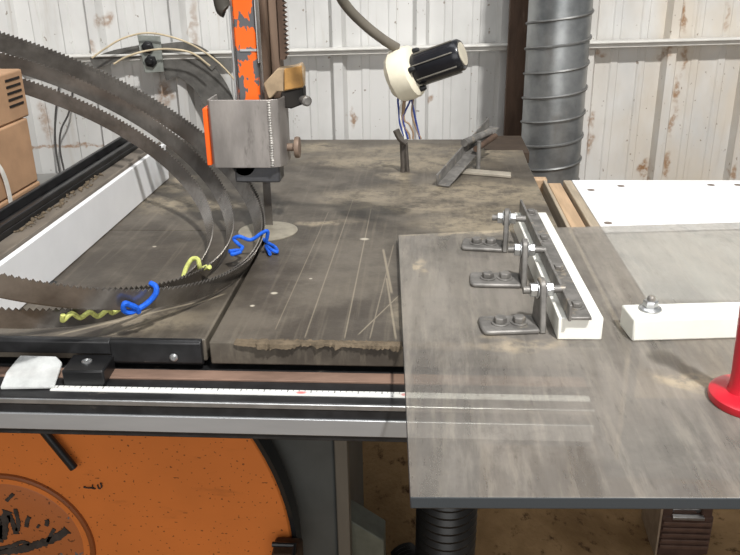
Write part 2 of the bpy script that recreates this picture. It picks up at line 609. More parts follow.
# grey ledge low on the left wall
m = MB()
wbox(m, -1.9, -0.62, 0.62, 0.80, 0.021, 0.13)
structure(m.build('trim_2', M('grey_ledge', (128, 126, 122), 0.6, 0, .12, 14), bevel=0.003))
# rusted upright on the wall
a, b = atW(512, 0, .13), atW(532, 0, .13)
ua, ub = (a - WO).dot(WD), (b - WO).dot(WD)
m = MB()
wbox(m, ua, ub + .012, 0.0, 2.3, 0.105, 0.118)
wbox(m, ub, ub + .012, 0.0, 2.3, 0.021, 0.106)
wbox(m, ua + .03, ub + .012, 0.0, 2.3, 0.021, 0.030)
o = m.build('steel_column', rust_brown)
tag(o, 'dark rusted steel column standing against the wall left of the spiral duct', 'column')

# ------------------------------------------------------------------ spiral duct
ctr_t = atY(560.5, 0, 2.0)
ctr_b = atY(551, 146, 2.0)
cx = (ctr_t.x + ctr_b.x) / 2
dr = thing('spiral_duct', (cx, 2.0, 0), 'grey galvanised spiral duct pipe rising behind the right end of the saw table', 'duct')
R = 0.0735
m = MB()
m.lathe([(R, 0.0), (R, 0.5), (R, 1.0), (R, 1.5), (R, 2.2)], (cx, 2.0, 0), n=40)
m.build('pipe', ductM, dr)
m = MB()
path = []
pitch = 0.058
for i in range(int(2.2 / pitch * 36)):
    an = 2 * PI * i / 36
    z = pitch * i / 36
    path.append((cx + math.cos(an) * (R + .0012), 2.0 + math.sin(an) * (R + .0012), z))
m.tube(path, 0.0034, 6)
m.build('spiral_seam', M('seam_grey', (116, 116, 114), 0.5, 0.6), dr)

# ------------------------------------------------------------------ band saw
saw = thing('band_saw', (-0.35, 1.3, 0), 'orange industrial band saw with a dusty dark steel table and chipped orange guide post', 'band saw')
SX = -0.242                                     # the blade slot
# right leaf, with a notch at its far right corner and a ragged front lip
front = [(SX + .0025, 0.785)]
m = MB()
poly = [(SX + .003, .790), (0.207, .790), (0.207, 1.60), (0.210, 1.726), (0.128, 1.726), (0.128, 1.834), (-0.588, 1.834), (-0.588, 1.175), (SX + .003, 1.175)]
m.prism([(x, y, TZ - .028) for x, y in poly], (0, 0, .028))
m.build('table_leaf', tableM, saw, bevel=0.002)
m = MB()
m.prism([(x, y, TZ - .028) for x, y in [(-.588, .797), (SX - .0025, .797), (SX - .0025, 1.1745), (-.588, 1.1745)]], (0, 0, .028))
m.build('table_leaf', tableM, saw, bevel=0.002)
# round insert
m = MB()
m.lathe([(0.046, 0.0), (0.046, 0.0012), (0.044, 0.0016)], (-0.243, 1.174, TZ), n=40)
o = m.build('table_insert', M('insert_grey', (150, 143, 128), 0.5, 0.2, 0.15, 60), saw)
o['label'] = 'pale round insert plate'
# steel flange along the left front
m = MB()
P = [(0, .797, TZ + .001), (0, .797, TZ - .030), (0, .792, TZ - .030), (0, .788, TZ - .026), (0, .788, TZ - .002), (0, .791, TZ + .001)]
xn = -.352
m.prism([V((xn, p[1], p[2])) for p in P], (SX - .006 - xn, 0, 0))
m.prism([V((-.588, p[1], max(p[2], TZ - .0165))) for p in P], (.588 + xn - .0001, 0, 0))
fl = m.build('front_flange', black_paint, saw, bevel=0.001)
fl['label'] = 'black angle bar along the table front'
for px in (174,):
    q = atY(px, 357, .787)
    m = MB()
    m.lathe([(.0048, 0), (.0048, .002), (.003, .0035)], q, (0, -1, 0), 14)
    m.build('flange_screw', bright_steel, fl)
# caked sawdust lip
m = MB()
n = 150
x0, x1 = -0.21, 0.10
rnd = random.Random(3)
rows = []
for i in range(n + 1):
    x = x0 + (x1 - x0) * i / n
    e = min(1, i / 12, (n - i) / 12)
    k = (max(0, math.sin(i * .33 + math.sin(i * .13) * 2.5)) * .5 + max(0, math.sin(i * .09 + 1)) * .35 + .35 * rnd.random() ** 2 - .12) * e
    top = TZ + .0005 + .003 * k
    dk = .0045 * k
    rows.append([(x, .797 + .004 * rnd.random(), TZ + .0002), (x, .792 - .004 * k, TZ + .0006 + .003 * k), (x, .788 - .006 * k, TZ + .0003 + .001 * k), (x, .787 - .007 * k, TZ - .0015 - dk), (x, .7893, TZ - .003 - 1.6 * dk), (x, .7905, TZ - .003 - 1.7 * dk)])
for r_ in rows:
    m.v += [V(p) for p in r_]
for i in range(n):
    for k in range(5):
        m.f.append((i * 6 + k, (i + 1) * 6 + k, (i + 1) * 6 + k + 1, i * 6 + k + 1))
o = m.build('caked_sawdust', sawdust)
tag(structure(o, 'stuff'), 'crust of brown sawdust caked along the front lip of the saw table', 'sawdust')
# front rail
RY = .724
m = MB()
m.prism([V((-1.0, y, z)) for y, z in [(RY + .002, .913), (RY, .911), (RY, .899), (RY, .868), (RY + .006, .866), (RY + .006, .900), (.94, .900), (.94, .913)]], (1.176, 0, 0))
rl = m.build('front_rail', black_paint, saw, bevel=0.0008)
m = MB()
m.box((-0.405, .7395, .9129), (0.174, .7495, .9142))
m.v = [V(p) for p in m.v]
m.build('measuring_tape', tapeM, rl)
m = MB()
m.box((-1.0, RY - .0025, .8755), (0.176, RY + .002, .8950))
o = m.build('metal_strip', M('satin_aluminium', (176, 178, 180), 0.38, 0.6, 0.08, 20, (0.2, 1, 1)), rl, bevel=0.0006)
o['label'] = 'satin silver strip along the rail face'
m = MB()
m.box((-1.0, RY - .0012, .9065), (0.176, RY + .001, .9125))
m.build('rail_edge', bright_steel, rl, bevel=0.0008)
m = MB()
m.box((-1.0, .768, .9125), (0.176, .788, .9155))
o = m.build('rust_strip', M('rusty_pink_strip', (122, 98, 84), 0.8, 0.0, 0.25, 30, (0.4, 1, 1), dust=((150, 138, 122), 0.6)), saw, bevel=0.0008)
# lower housing
m = MB()
m.box((-0.58, .985, 0), (-0.127, 1.45, .898))
m.build('lower_housing', dark_grey, saw, bevel=0.006)
m = MB()
m.box((-0.1265, .972, 0), (-0.1075, 1.00, .92))
m.build('corner_post', M('grey_post', (104, 98, 88), 0.6, 0, 0.2, 18, (1, 1, .2)), saw, bevel=0.002)
m = MB()
q0, q1, q2 = atY(348, 519, 1.0), atY(384, 541, 1.0), atY(384, 555, 1.0)
m.prism([(q0.x - .012, 1.0, q0.z), (q0.x, 1.0, q0.z), (q1.x, 1.0, q1.z), (q1.x, 1.0, 0), (q0.x - .012, 1.0, 0)], (0, .05, 0))
m.build('foot_gusset', M('green_grey_paint', (84, 86, 76), 0.6), saw, bevel=0.002)
# round wheel door
DY = 0.93
dc = atY(15, 542, DY)
rp = (atY(293, 542, DY) - dc).length
dr_ = rp
m = MB()
m.lathe([(dr_, 0), (dr_, .030), (dr_ - .004, .035)], (dc.x, DY + .035, dc.z), (0, -1, 0), 96)
door = m.build('wheel_door', orangeM, saw)
door['label'] = 'orange painted round wheel door'
m = MB()
k = 96
vs = []
for r_, y in ((dr_ + .0005, DY + .03), (dr_ + .007, DY + .03), (dr_ + .007, DY - .003), (dr_ + .0005, DY - .003)):
    for i in range(k):
        an = 2 * PI * i / k
        vs.append((dc.x + r_ * math.cos(an), y, dc.z + r_ * math.sin(an)))
m.add(vs, [(j * k + i, j * k + (i + 1) % k, ((j + 1) % 4) * k + (i + 1) % k, ((j + 1) % 4) * k + i) for j in range(4) for i in range(k)])
m.build('door_seal', black_plain, door)
ec = dc
er = (atY(92, 542, DY) - ec).length
ring = []
for i in range(61):
    an = 2 * PI * i / 60
    ring.append((ec.x + er * math.cos(an), DY - .0005, ec.z + er * math.sin(an)))
m = MB()
m.tube(ring, 0.0045, 8, cap=False)
o = m.build('embossed_ring', mat_orange('orange_ring_paint', 0, (128, 72, 36)), door)
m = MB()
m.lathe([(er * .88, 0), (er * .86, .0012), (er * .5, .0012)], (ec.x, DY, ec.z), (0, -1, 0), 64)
o = m.build('emblem_disc', mat_orange('worn_shaded_orange', 0.66, (164, 96, 52)), door)  # brown tone paints in the shade of the dished recess; chips are wear
o['label'] = 'worn disc behind the emblem, browned with painted recess shade'
# worn dark emblem: an oval swoosh with worn script strokes above it
inkM = M('worn_ink', (52, 48, 46), 0.6, 0, 0.4, 60)
m = MB()


def stroke(pts, r, lift=.0014):
    P = bez([V((atY(px, py, DY).x, DY - .0014, atY(px, py, DY).z)) for px, py in pts], 10)
    L = []
    for i, p in enumerate(P):
        t = (P[min(i + 1, len(P) - 1)] - P[max(i - 1, 0)]).normalized()
        nn = V((-t.z, 0, t.x))
        ww = r * (0.75 + 0.5 * rnd.random())
        L.append((p + nn * ww, p - nn * ww))
    vs = [q for a_ in L for q in a_] + [q + V((0, -lift, 0)) for a_ in L for q in a_]
    N = len(L) * 2
    fs = []
    for i in range(len(L) - 1):
        a_ = 2 * i
        fs += [(a_, a_ + 1, a_ + 3, a_ + 2), (N + a_, N + a_ + 2, N + a_ + 3, N + a_ + 1), (a_, a_ + 2, N + a_ + 2, N + a_), (a_ + 1, N + a_ + 1, N + a_ + 3, a_ + 3)]
    fs += [(0, N, N + 1, 1), (N - 2, N - 1, 2 * N - 1, 2 * N - 2)]
    m.add(vs, fs)


for st, r_ in [([(-6, 552), (18, 549), (40, 543), (56, 537), (68, 529)], .0062), ([(-6, 549), (12, 545), (22, 541), (30, 543)], .003), ([(48, 541), (52, 533), (55, 528)], .0025), ([(8, 510), (5, 524), (3, 538)], .0065),
               ([(10, 514), (15, 526), (17, 533)], .004), ([(18, 530), (19, 522), (16, 508)], .003), ([(27, 526), (28, 520), (30, 516)], .003), ([(47, 525), (48, 521), (47, 519)], .003),
               ([(38, 527), (39, 525), (40, 524)], .0018), ([(-4, 514), (-1, 524), (0, 541)], .006), ([(7, 500), (11, 496), (14, 493)], .0024)]:
    stroke(st, r_)
o = m.build('emblem', inkM, door)
o['label'] = 'worn dark script emblem'
m = MB()
for st, r_ in [([(84, 486), (88, 487), (92, 487), (96, 488)], .0009), ([(98, 484), (99, 487), (101, 488)], .0009), ([(101, 482), (102, 485), (102, 487)], .0009), ([(93, 484), (93, 486), (94, 488)], .0007)]:
    stroke(st, r_)
o = m.build('maker_mark', inkM, door)
m = MB()
m.tube([atY(38, 424, .915), atY(74, 468, .915)], .0062, 12)
m.build('door_rod', black_plain, saw)
m = MB()
q = atY(288, 549, .91)
m.box((q.x - .020, .885, q.z - .03), (q.x + .020, .925, q.z + .010))
lt = m.build('door_latch', M('latch_brown', (74, 56, 42), 0.6, 0.2, 0.3, 50), saw, bevel=0.004)
m = MB()
m.tube([(q.x + .012, .884, q.z - .03), (q.x + .012, .876, q.z), (q.x + .012, .90, q.z + .016), (q.x - .02, .90, q.z + .016)], .004, 8)
m.build('latch_hook', black_plain, lt)

# guide post, rack, guard
GY = 1.155
gl, gr_ = atY(208, 120, GY), atY(271, 120, GY)
gt, gb = atY(240, 100, GY).z, atY(240, 168, GY).z
pA, pB = atY(233.5, 0, 1.19), atY(257, 0, 1.19)
pa2, pb2 = atY(237.5, 99, 1.19), atY(258, 99, 1.19)
xa, xb = (pA.x + pa2.x) / 2, (pB.x + pb2.x) / 2
m = MB()
m.box((xa, 1.185, gt - .02), (xb, 1.193, 1.75))
gp = m.build('guide_post', orangeC, saw, bevel=0.003)
gp['label'] = 'chipped orange guide post'
m = MB()
m.box((xa - .004, 1.182, gt - .02), (xa - .0008, 1.20, 1.75))
m.box((xb + .0008, 1.182, gt + .048), (xb + .003, 1.20, 1.75))
m.build('post_edge', bright_steel, gp, bevel=0.0006)
zb = atY(243, 50.5, 1.18).z
m = MB()
m.box((xa + .008, 1.1835, zb - .0015), (xb, 1.186, zb + .0015))
m.build('post_band', bright_steel, gp)
ra, rb, rc, rd = atY(257, 20, 1.25), atY(267, 20, 1.25), atY(277, 20, 1.25), atY(283, 20, 1.25)
zr = atY(280, 57, 1.25).z
m = MB()
m.box((ra.x, 1.245, gt - .02), (rb.x, 1.285, 1.75))
m.box((rb.x + .001, 1.255, gt - .02), (rc.x, 1.29, 1.75))
rk = m.build('rear_post', M('rear_post_rust', (118, 99, 84), 0.7, 0.1, 0.25, 24, (3, 1, .15), dust=((84, 66, 54), 0.56)), saw, bevel=0.002)
m = MB()
x0, x1 = rc.x + .0015, rd.x
poly = [(x0, 1.25, zr - .004), (x1, 1.25, zr - .004)]
z = zr
p = .0068
while z < 1.75:
    poly += [(x1, 1.25, z), (x1 + .0045, 1.25, z + p * .35), (x1, 1.25, z + p * .8)]
    z += p
poly += [(x0, 1.25, z)]
m.prism(poly, (0, .02, 0))
m.build('toothed_rack', rust_brown, rk)
# guard: sheet steel bent round the blade guide
guardM = M('worn_bare_sheet', (150, 144, 139), 0.42, 0.5, 0.25, 14, (1.6, 1, .5), dust=((92, 86, 81), 0.56))
m = MB()
xs = [(gl.x, GY + .05), (gl.x, GY + .004), (gl.x + .004, GY), (gr_.x - .004, GY), (gr_.x + .010, GY + .006), (gr_.x + .016, GY + .02), (gr_.x + .016, GY + .06)]
inner = [(x + (0.003 if i < 3 else (-.003 if i > 4 else 0)), y + .003) for i, (x, y) in enumerate(xs)]
ol = [V((x, y, gb)) for x, y in xs] + [V((x, y, gb)) for x, y in reversed(inner)]
m.prism(ol, (0, 0, gt - gb))
gd = m.build('blade_guard', guardM, saw, bevel=0.0008)
gd['label'] = 'worn bare steel guard plate'
m = MB()
q0, q1 = atY(205, 112, GY), atY(209, 165, GY)
m.box((gl.x - .007, GY - .001, gb + .004), (gl.x - .0005, GY + .05, gt - .012))
o = m.build('guard_edge', mat_orange('orange_edge_paint', 0, (238, 96, 30), False), gd, bevel=0.001)
m = MB()
for k_ in range(26):
    z = gb + .004 + (gt - gb - .008) * k_ / 25
    m.lathe([(.0022, -.002), (.003, 0), (.0022, .002)], (gr_.x - .002 + .0008 * rnd.random(), GY - .0006, z), (0, 0, 1), 8)
m.build('weld_bead', M('weld_steel', (176, 172, 166), .5, .4, .3, 200), gd)
m = MB()
q = atY(285, 148, GY + .03)
m.lathe([(.006, -.006), (.006, .006), (.0155, .0065), (.0165, .010), (.0155, .0135), (.006, .014)], (gr_.x + .021, GY + .035, q.z), (1, 0, 0), 20)
m.build('guard_knob', M('brown_knob', (118, 100, 86), 0.6, 0.1, .25, 40), gd)
# guide rollers below the guard
m = MB()
m.box((gl.x + .030, GY + .012, gb - .026), (gr_.x + .006, GY + .05, gb + .02))
o = m.build('blade_guide', M('dark_guide_steel', (84, 84, 86), 0.4, 0.4), saw, bevel=0.003)
m = MB()
m.lathe([(.017, -.010), (.019, -.008), (.019, .008), (.017, .010)], (gl.x + .045, GY + .022, gb + .002), (0, 1, 0), 28)
m.build('guide_roller', black_plain, o)
# bracket with tan block to the right of the guard
m = MB()
q0, q1, q2, q3 = atY(262, 86, 1.19), atY(277, 70, 1.19), atY(302, 65, 1.19), atY(302, 90, 1.19)
yb = 1.19
P = [atY(*c, yb) for c in ((263, 84), (277, 69), (292, 67), (300, 64), (303, 70), (303, 88), (284, 92), (277, 92), (271, 99), (268, 99))]
m.prism(P, (0, .028, 0))
br = m.build('guide_bracket', M('tan_casting', (168, 146, 118), 0.7, 0, 0.2, 40), saw, bevel=0.002)
m = MB()
m.prism([atY(*c, yb - .006) for c in ((284, 69), (301, 66), (303, 87), (284, 91))], (0, .012, 0))
m.build('wear_block', brass, br, bevel=0.0015)
m = MB()
m.prism([atY(*c, yb - .002) for c in ((281, 92), (303, 88), (304, 104), (291, 109), (279, 107))], (0, .03, 0))
m.build('bracket_jaw', M('black_casting', (30, 26, 22), 0.6), br, bevel=0.002)
m = MB()
q = atY(304, 100, yb - .004)
m.lathe([(.006, -.008), (.006, .004), (.0075, .005), (.0075, .012), (.005, .014)], q, (.5, -.85, 0), 16)
m.build('bracket_bolt', dusty_steel, br)
# the running blade
m = MB()
m.box((-.2520, 1.200, TZ - .01), (-.2400, 1.201, 1.75))
m.build('saw_blade', bladeM, saw)
# dark lever grip hanging from the upper frame
m = MB()
q0, q1 = atY(222, 4, 1.1), atY(214, -40, 1.1)
m.tube(bez([q0 + V((.004, 0, -.008)), q0, q1, q1 + V((-.01, 0, .06))], 8), [.004] + [.0105] * 24, 14)
m.build('lever_grip', M('grey_grip', (70, 66, 60), 0.7), saw)

# ------------------------------------------------------------------ rip fence
fence = thing('rip_fence', (-0.53, 1.15, TZ), 'long rip fence with a white plastic face lying along the left of the saw table', 'fence')
FX = -0.494
y0, y1 = 0.80, 1.485
m = MB()
m.box((FX - .008, y0 + .02, TZ + .001), (FX, y1, 1.018))
o = m.build('fence_face', M('white_face', (238, 239, 240), 0.25, 0.0, 0.03, 12), fence, bevel=0.001)
o['label'] = 'smooth white plastic face'
m = MB()
m.box((FX - .0125, y0 + .02, TZ + .001), (FX - .0085, y1, 1.0225))
m.box((FX - .052, y0 + .02, TZ + .001), (FX - .0125, y1, 1.012))
m.build('fence_body', M('fence_dusty_top', (112, 104, 94), 0.65, 0.2, 0.25, 26, (1, .4, 1), dust=((168, 142, 112), 0.6)), fence, bevel=0.001)
m = MB()
m.box((FX - .085, y0, TZ + .001), (FX - .053, y1 + .02, 1.020))
m.box((FX - .061, y0, 1.020), (FX - .053, y1 + .02, 1.029))
m.box((FX - .085, y0, 1.020), (FX - .079, y1 + .02, 1.034))
m.build('fence_rail', black_paint, fence, bevel=0.0015)
# sawdust on the fence top
m = MB()
for i in range(150):
    y = .98 + .30 * i / 150
    x = FX - .050 + .012 * rnd.random() ** 2 + .004 * math.sin(i * .13)
    s_ = .0008 + .0022 * rnd.random() ** 2
    m.lathe([(s_, 0), (s_ * 1.1, s_ * .5), (s_ * .4, s_)], (x, y, 1.0125), n=6, rot=rnd.random())
o = m.build('sawdust_chips', sawdust)
tag(structure(o, 'stuff'), 'line of pale sawdust lying along the top of the rip fence', 'sawdust')

# black stop block and clear cover on the rail, left
m = MB()
BZ = .9325
P = [atZ(61, 371, BZ), atZ(103, 371, BZ), atZ(114, 354, BZ), atZ(73, 354, BZ)]
st = thing('fence_stop', (P[0] + (P[2] - P[0]) * .5) * 1.0 - V((0, 0, BZ - .9135)), 'black plastic stop block with a hex screw on the front rail', 'stop block')
m.prism([p - V((0, 0, BZ - .9135)) for p in P], (0, 0, BZ - .9135))
m.build('block', black_plain, st, bevel=0.002)
m = MB()
m.lathe([(.0058, 0), (.0058, .0018), (.004, .0022), (.0035, .001)], atZ(87, 362, BZ - .0002), n=16)
m.build('screw', bright_steel, st)
m = MB()
P = [atZ(0, 387, .9175), atZ(54, 386, .9175), atZ(62, 362, .931), atZ(56, 356, .936), atZ(20, 355, .936), atZ(6, 372, .926)]
m.prism([p - V((0, 0, .0035)) for p in P], (0, 0, .0035))
cv = m.build('clear_cursor', clearM, bevel=0.001)
tag(cv, 'clear plastic cursor window beside the black stop block on the rail', 'cursor')
m = MB()

# ------------------------------------------------------------------ coiled saw blades
def ring_blade(q, teeth, width, label, dphi=0.0, wob=(0, 0)):
    cx_, cy_, cz_, r, tx, ty = q
    a = V((math.cos(ty), 0, -math.sin(ty)))
    ax = V((0, math.cos(tx), math.sin(tx)))
    b = (ax - a * ax.dot(a)).normalized()
    nn = a.cross(b)
    c = V((cx_, cy_, cz_))
    T = .0011
    m = MB()
    th = .0042
    for i in range(teeth):
        for fr in (0, .3):
            an = 2 * PI * (i + fr) / teeth + dphi
            rr = r * (1 + .0)
            wb = nn * (wob[0] * math.sin(3 * an) + wob[1] * math.sin(2 * an + 1))
            d = a * math.cos(an) + b * math.sin(an)
            for rad in (rr - T / 2, rr + T / 2):
                p = c + d * rad + wb
                if fr == 0:
                    m.v.append(p - nn * width / 2)
                    m.v.append(p + nn * (width / 2 - th))
                else:
                    m.v.append(p + nn * width / 2)
    # per tooth 6 verts: in_b,in_g,out_b,out_g,in_tip,out_tip
    for i in range(teeth):
        A_ = 6 * i
        B_ = 6 * ((i + 1) % teeth)
        m.f += [(A_, B_, B_ + 1, A_ + 1), (A_ + 2, A_ + 3, B_ + 3, B_ + 2), (A_, A_ + 2, B_ + 2, B_),
                (A_ + 1, B_ + 1, A_ + 4), (A_ + 3, A_ + 5, B_ + 3), (A_ + 1, A_ + 4, A_ + 5, A_ + 3), (A_ + 4, B_ + 1, B_ + 3, A_ + 5)]
    o = m.build('coiled_saw_blade', bladeM)
    return tag(o, label, 'saw blade', 'coiled band saw blades on the table')


RINGS = {'A': (-.5388, 1.0312, 1.1278, .3458, .0558, .4879), 'B': (-.5374, 1.0242, 1.1057, .2944, .0991, .4911), 'C': (-.5795, .9850, 1.0985, .3105, .0950, .4330)}
def shifted(q, dr, up):
    a = V((math.cos(q[5]), 0, -math.sin(q[5])))
    ax = V((0, math.cos(q[4]), math.sin(q[4])))
    nn = a.cross((ax - a * ax.dot(a)).normalized())
    return (q[0] + nn.x * up, q[1] + nn.y * up, q[2] + nn.z * up, q[3] + dr, q[4], q[5])


BW = .029
ring_blade(RINGS['A'], 320, BW, 'highest and outermost saw blade of the coil, its teeth outlined against the white wall')
ring_blade(shifted(RINGS['A'], -.004, -.003), 316, BW, 'saw blade lying close inside the outermost loop of the coil', .01, (.0006, .0015))
ring_blade(RINGS['B'], 272, BW, 'middle saw blade of the coil, between the outermost and innermost loops')
ring_blade(RINGS['C'], 288, BW * .95, 'innermost saw blade of the coil, sagging lowest over the table front at left', .02)


def ring_pt(q, px, py):
    cx_, cy_, cz_, r, tx, ty = q
    a = V((math.cos(ty), 0, -math.sin(ty)))
    ax = V((0, math.cos(tx), math.sin(tx)))
    b = (ax - a * ax.dot(a)).normalized()
    nn = a.cross(b)
    c = V((cx_, cy_, cz_))
    best = None
    for i in range(1440):
        an = 2 * PI * i / 1440
        d = a * math.cos(an) + b * math.sin(an)
        p = c + d * r
        v = p - CAM
        w_ = v.dot(FW)
        e = (370 + FPX * v.dot(RT) / w_ - px) ** 2 + (277.5 - FPX * v.dot(UP) / w_ - py) ** 2
        if best is None or e < best[0]:
            best = (e, p, d, nn, d.cross(nn))
    return best[1:]


def twine_path(q, px, py, mat, label, pts, rad):
    '''pts: (along, outward, up) offsets from the band at the given spot'''
    p, d, nn, t = ring_pt(q, px, py)
    if t.dot(RT) < 0:
        t = -t
    m = MB()
    m.tube(bez([p + t * a_ + d * b_ + nn * c_ for a_, b_, c_ in pts], 8), rad, 8)
    tag(m.build(mat.name, mat), label, 'twine')


twine_path(RINGS['A'], 135, 300, blue_twine, 'blue twine looped under the front of the blade coil',
           [(.016, -.006, .017), (.017, .003, .019), (.017, .0075, .012), (.012, .0075, .0), (.004, .0075, -.008), (-.006, .0075, -.013), (-.014, .0065, -.010), (-.016, .0065, -.001), (-.008, .0075, -.003), (-.001, .0085, -.006), (.004, .009, -.012)], .0032)
twine_path(RINGS['A'], 258, 250, blue_twine, 'blue twine hanging inside the right side of the blade coil beside the round insert',
           [(.02, .0065, .008), (.017, .002, .0245), (.015, -.004, .020), (.012, -.014, .004), (.010, -.030, .002), (.012, -.036, -.006), (.006, -.026, -.008), (-.002, -.020, -.006), (-.014, -.022, -.008), (-.024, -.028, -.008), (-.034, -.028, -.006), (-.030, -.020, .0), (-.022, -.024, -.003), (-.030, -.034, -.006)], .0026)
m = MB()
bp = [atZ(262, 238, TZ + .004), atZ(268, 243, TZ + .004), atZ(275, 247, TZ + .004), atZ(277, 252, TZ + .004), atZ(272, 250, TZ + .007), atZ(266, 246, TZ + .004), atZ(270, 254, TZ + .004)]
m.tube(bez(bp, 6), .0026, 7)
tag(m.build('blue_twine', blue_twine), 'loose curled end of blue twine on the table outside the coil', 'twine')
twine_path(RINGS['C'], 192, 276, yellow_twine, 'yellow green twine knotted on the inner right side of the coil',
           [(-.012, -.006, .0), (-.005, -.008, .010), (.002, -.007, .020), (.002, .0, .0245), (.0, .006, .018), (.004, .008, .012), (.012, .012, .014), (.018, .014, .010), (.012, .016, .016)], .003)
twine_path(RINGS['C'], 95, 316, yellow_twine, 'yellow green twine woven along the front of the coil under the upper blade',
           [(.03, .0065, .012), (.018, .007, .004), (.010, .0075, .010), (.0, .007, .002), (-.012, .007, .010), (-.022, .007, .004), (-.034, .007, .012), (-.042, .007, .004), (-.044, .007, .012)], .0028)

# ------------------------------------------------------------------ cardboard boxes, left
BX = -0.60


def atX(px, py, x):
    d = ray(px, py)
    return CAM + d * (x / d.x)


e1, e2, e3 = atX(22, 70, BX), atX(29, 128, BX), atX(36, 180, BX)
zt1, zb1 = atX(23, 68, BX).z, atX(22, 119, BX).z
bxA = MB()
f1 = atX(27, 100, BX).y
bA = thing('cardboard_box', (BX - .11, f1 - .13, zb1), 'small cardboard box with dark vent slots, topmost of the stack at far left', 'box', 'stacked cardboard boxes')
bxA.box((BX - .21, f1 - .26, zb1), (BX, f1, zt1))
o = bxA.build('carton', cardboard, bA, bevel=0.003)
m = MB()
for k_ in range(5):
    zz = zb1 + (zt1 - zb1) * (.30 + .13 * k_)
    m.box((BX - .001, f1 - .055, zz), (BX + .0008, f1 - .012, zz + .0035))
m.build('vent_slots', dark_hole, bA)
f2 = atX(32, 150, BX).y
zb2 = atX(28, 186, BX).z
m = MB()
m.box((BX - .20, f2 - .25, zb2), (BX + .002, f2, zb1 - .0005))
o = m.build('cardboard_box', cardboard, bevel=0.003)
tag(o, 'plain cardboard box in the middle of the stack at far left', 'box', 'stacked cardboard boxes')
f3 = atX(39, 185, BX).y
bC = thing('cardboard_box', (BX - .10, (f3 + .975) / 2, 0), 'lowest cardboard box of the far left stack, crossed by a white strap', 'box', 'stacked cardboard boxes')
m = MB()
m.box((BX - .21, .975, 0), (BX + .003, f3, zb2 - .0005))
m.build('carton', cardboard, bC, bevel=0.003)
m = MB()
sp_ = [atX(-6, 160, BX + .0055), atX(2, 172, BX + .0055), atX(8, 190, BX + .0055), atX(12, 214, BX + .0055), atX(13, 240, BX + .0055)]
sp2 = bez(sp_, 6)
for i, p in enumerate(sp2):
    m.v += [p + V((0, -.005, 0)), p + V((0, .005, 0)), p + V((.001, -.005, 0)), p + V((.001, .005, 0))]
for i in range(len(sp2) - 1):
    a, b = 4 * i, 4 * i + 4
    m.f += [(a, b, b + 1, a + 1), (a + 2, a + 3, b + 3, b + 2), (a, a + 2, b + 2, b), (a + 1, b + 1, b + 3, a + 3)]
o = m.build('packing_strap', M('white_strap', (226, 222, 214), 0.4))
tag(o, 'white plastic packing strap hanging over the lower cardboard boxes', 'strap')

# ------------------------------------------------------------------ things on the wall, left
hb = thing('wall_bracket', atW(148, 70, .03), 'grey steel plate with two dark nuts and curved dark strap arms, plus a painted shadow band on the wall', 'bracket')
m = MB()
P = [atW(*c, .075) for c in ((137, 35), (160, 36), (164, 72), (145, 73))]
m.prism(P, WN * .006)
m.build('mounting_plate', M('grey_green_plate', (142, 146, 140), 0.5, .3), hb, bevel=0.001)
for c in ((148, 47), (151, 61)):
    m = MB()
    m.lathe([(.016, 0), (.016, .010), (.008, .011), (.008, .016)], atW(*c, .075), -WN, 6)
    m.build('nut', black_plain, hb, bevel=0.001)


def band_arc(pts, w_, off, th):
    P = bez(pts, 8)
    m = MB()
    for i, (px, py, *_) in enumerate([(p.x, p.y) for p in P]):
        t = P[min(i + 1, len(P) - 1)] - P[max(i - 1, 0)]
        nn = V((-t.y, t.x, 0)).normalized() * w_
        for s_ in (1, -1):
            for o_ in (off, off - th):
                m.v.append(atW(px + nn.x * s_, py + nn.y * s_, o_))
    for i in range(len(P) - 1):
        a, b = 4 * i, 4 * i + 4
        m.f += [(a, b, b + 2, a + 2), (a + 1, a + 3, b + 3, b + 1), (a, a + 1, b + 1, b), (a + 2, b + 2, b + 3, a + 3)]
    m.f += [(0, 2, 3, 1), (4 * len(P) - 4, 4 * len(P) - 3, 4 * len(P) - 1, 4 * len(P) - 2)]
    return m


armShadeM = M('dark_steel_and_shade', (100, 98, 94), 0.6, 0.3, 0.3, 30)
band_arc([(92, 64, 0), (115, 56, 0), (140, 51, 0)], 6, .055, .006).build('arm_and_shade_band', armShadeM, hb)
band_arc([(160, 50, 0), (185, 48, 0), (202, 54, 0), (216, 66, 0)], 6, .055, .006).build('arm_and_shade_band', armShadeM, hb)
band_arc([(162, 66, 0), (180, 62, 0), (200, 74, 0), (214, 92, 0), (222, 112, 0)], 15, .05, .006).build('arm_and_shade_band', armShadeM, hb)  # this widest band also stands in for a dark shadow on the wall
wireM = M('pale_wire', (196, 180, 150), 0.5)
m = MB()
m.tube(bez([atW(*c, .10) for c in ((92, 58), (106, 48), (124, 38), (148, 33), (175, 38), (198, 48), (220, 64), (240, 86))], 8), .0024, 7)
tag(m.build('wire_loop', wireM), 'upper pale wire arching over the wall bracket plate', 'wire')
m = MB()
m.tube(bez([atW(*c, .11) for c in ((114, 64), (126, 57), (146, 51), (168, 49), (192, 53), (210, 66))], 8), .0026, 7)
tag(m.build('wire_loop', wireM), 'lower pale wire arching across the wall bracket nuts', 'wire')
cabM = M('grey_cable', (74, 72, 70), 0.6)
for c, lb in ((((57, 100), (55, 125), (56, 150), (60, 176)), 'left of the pair of grey cables hanging down the wall'),
              (((70, 108), (61, 130), (60, 150), (65, 176)), 'right of the pair of grey cables hanging down the wall')):
    m = MB()
    m.tube(bez([atW(*k_, .05) for k_ in ((c[0][0] + 6, 60),) + c + ((c[3][0] + 2, 200),)], 8), .0026, 7)
    tag(m.build('hanging_cable', cabM), lb + ' between boxes and fence', 'cable')

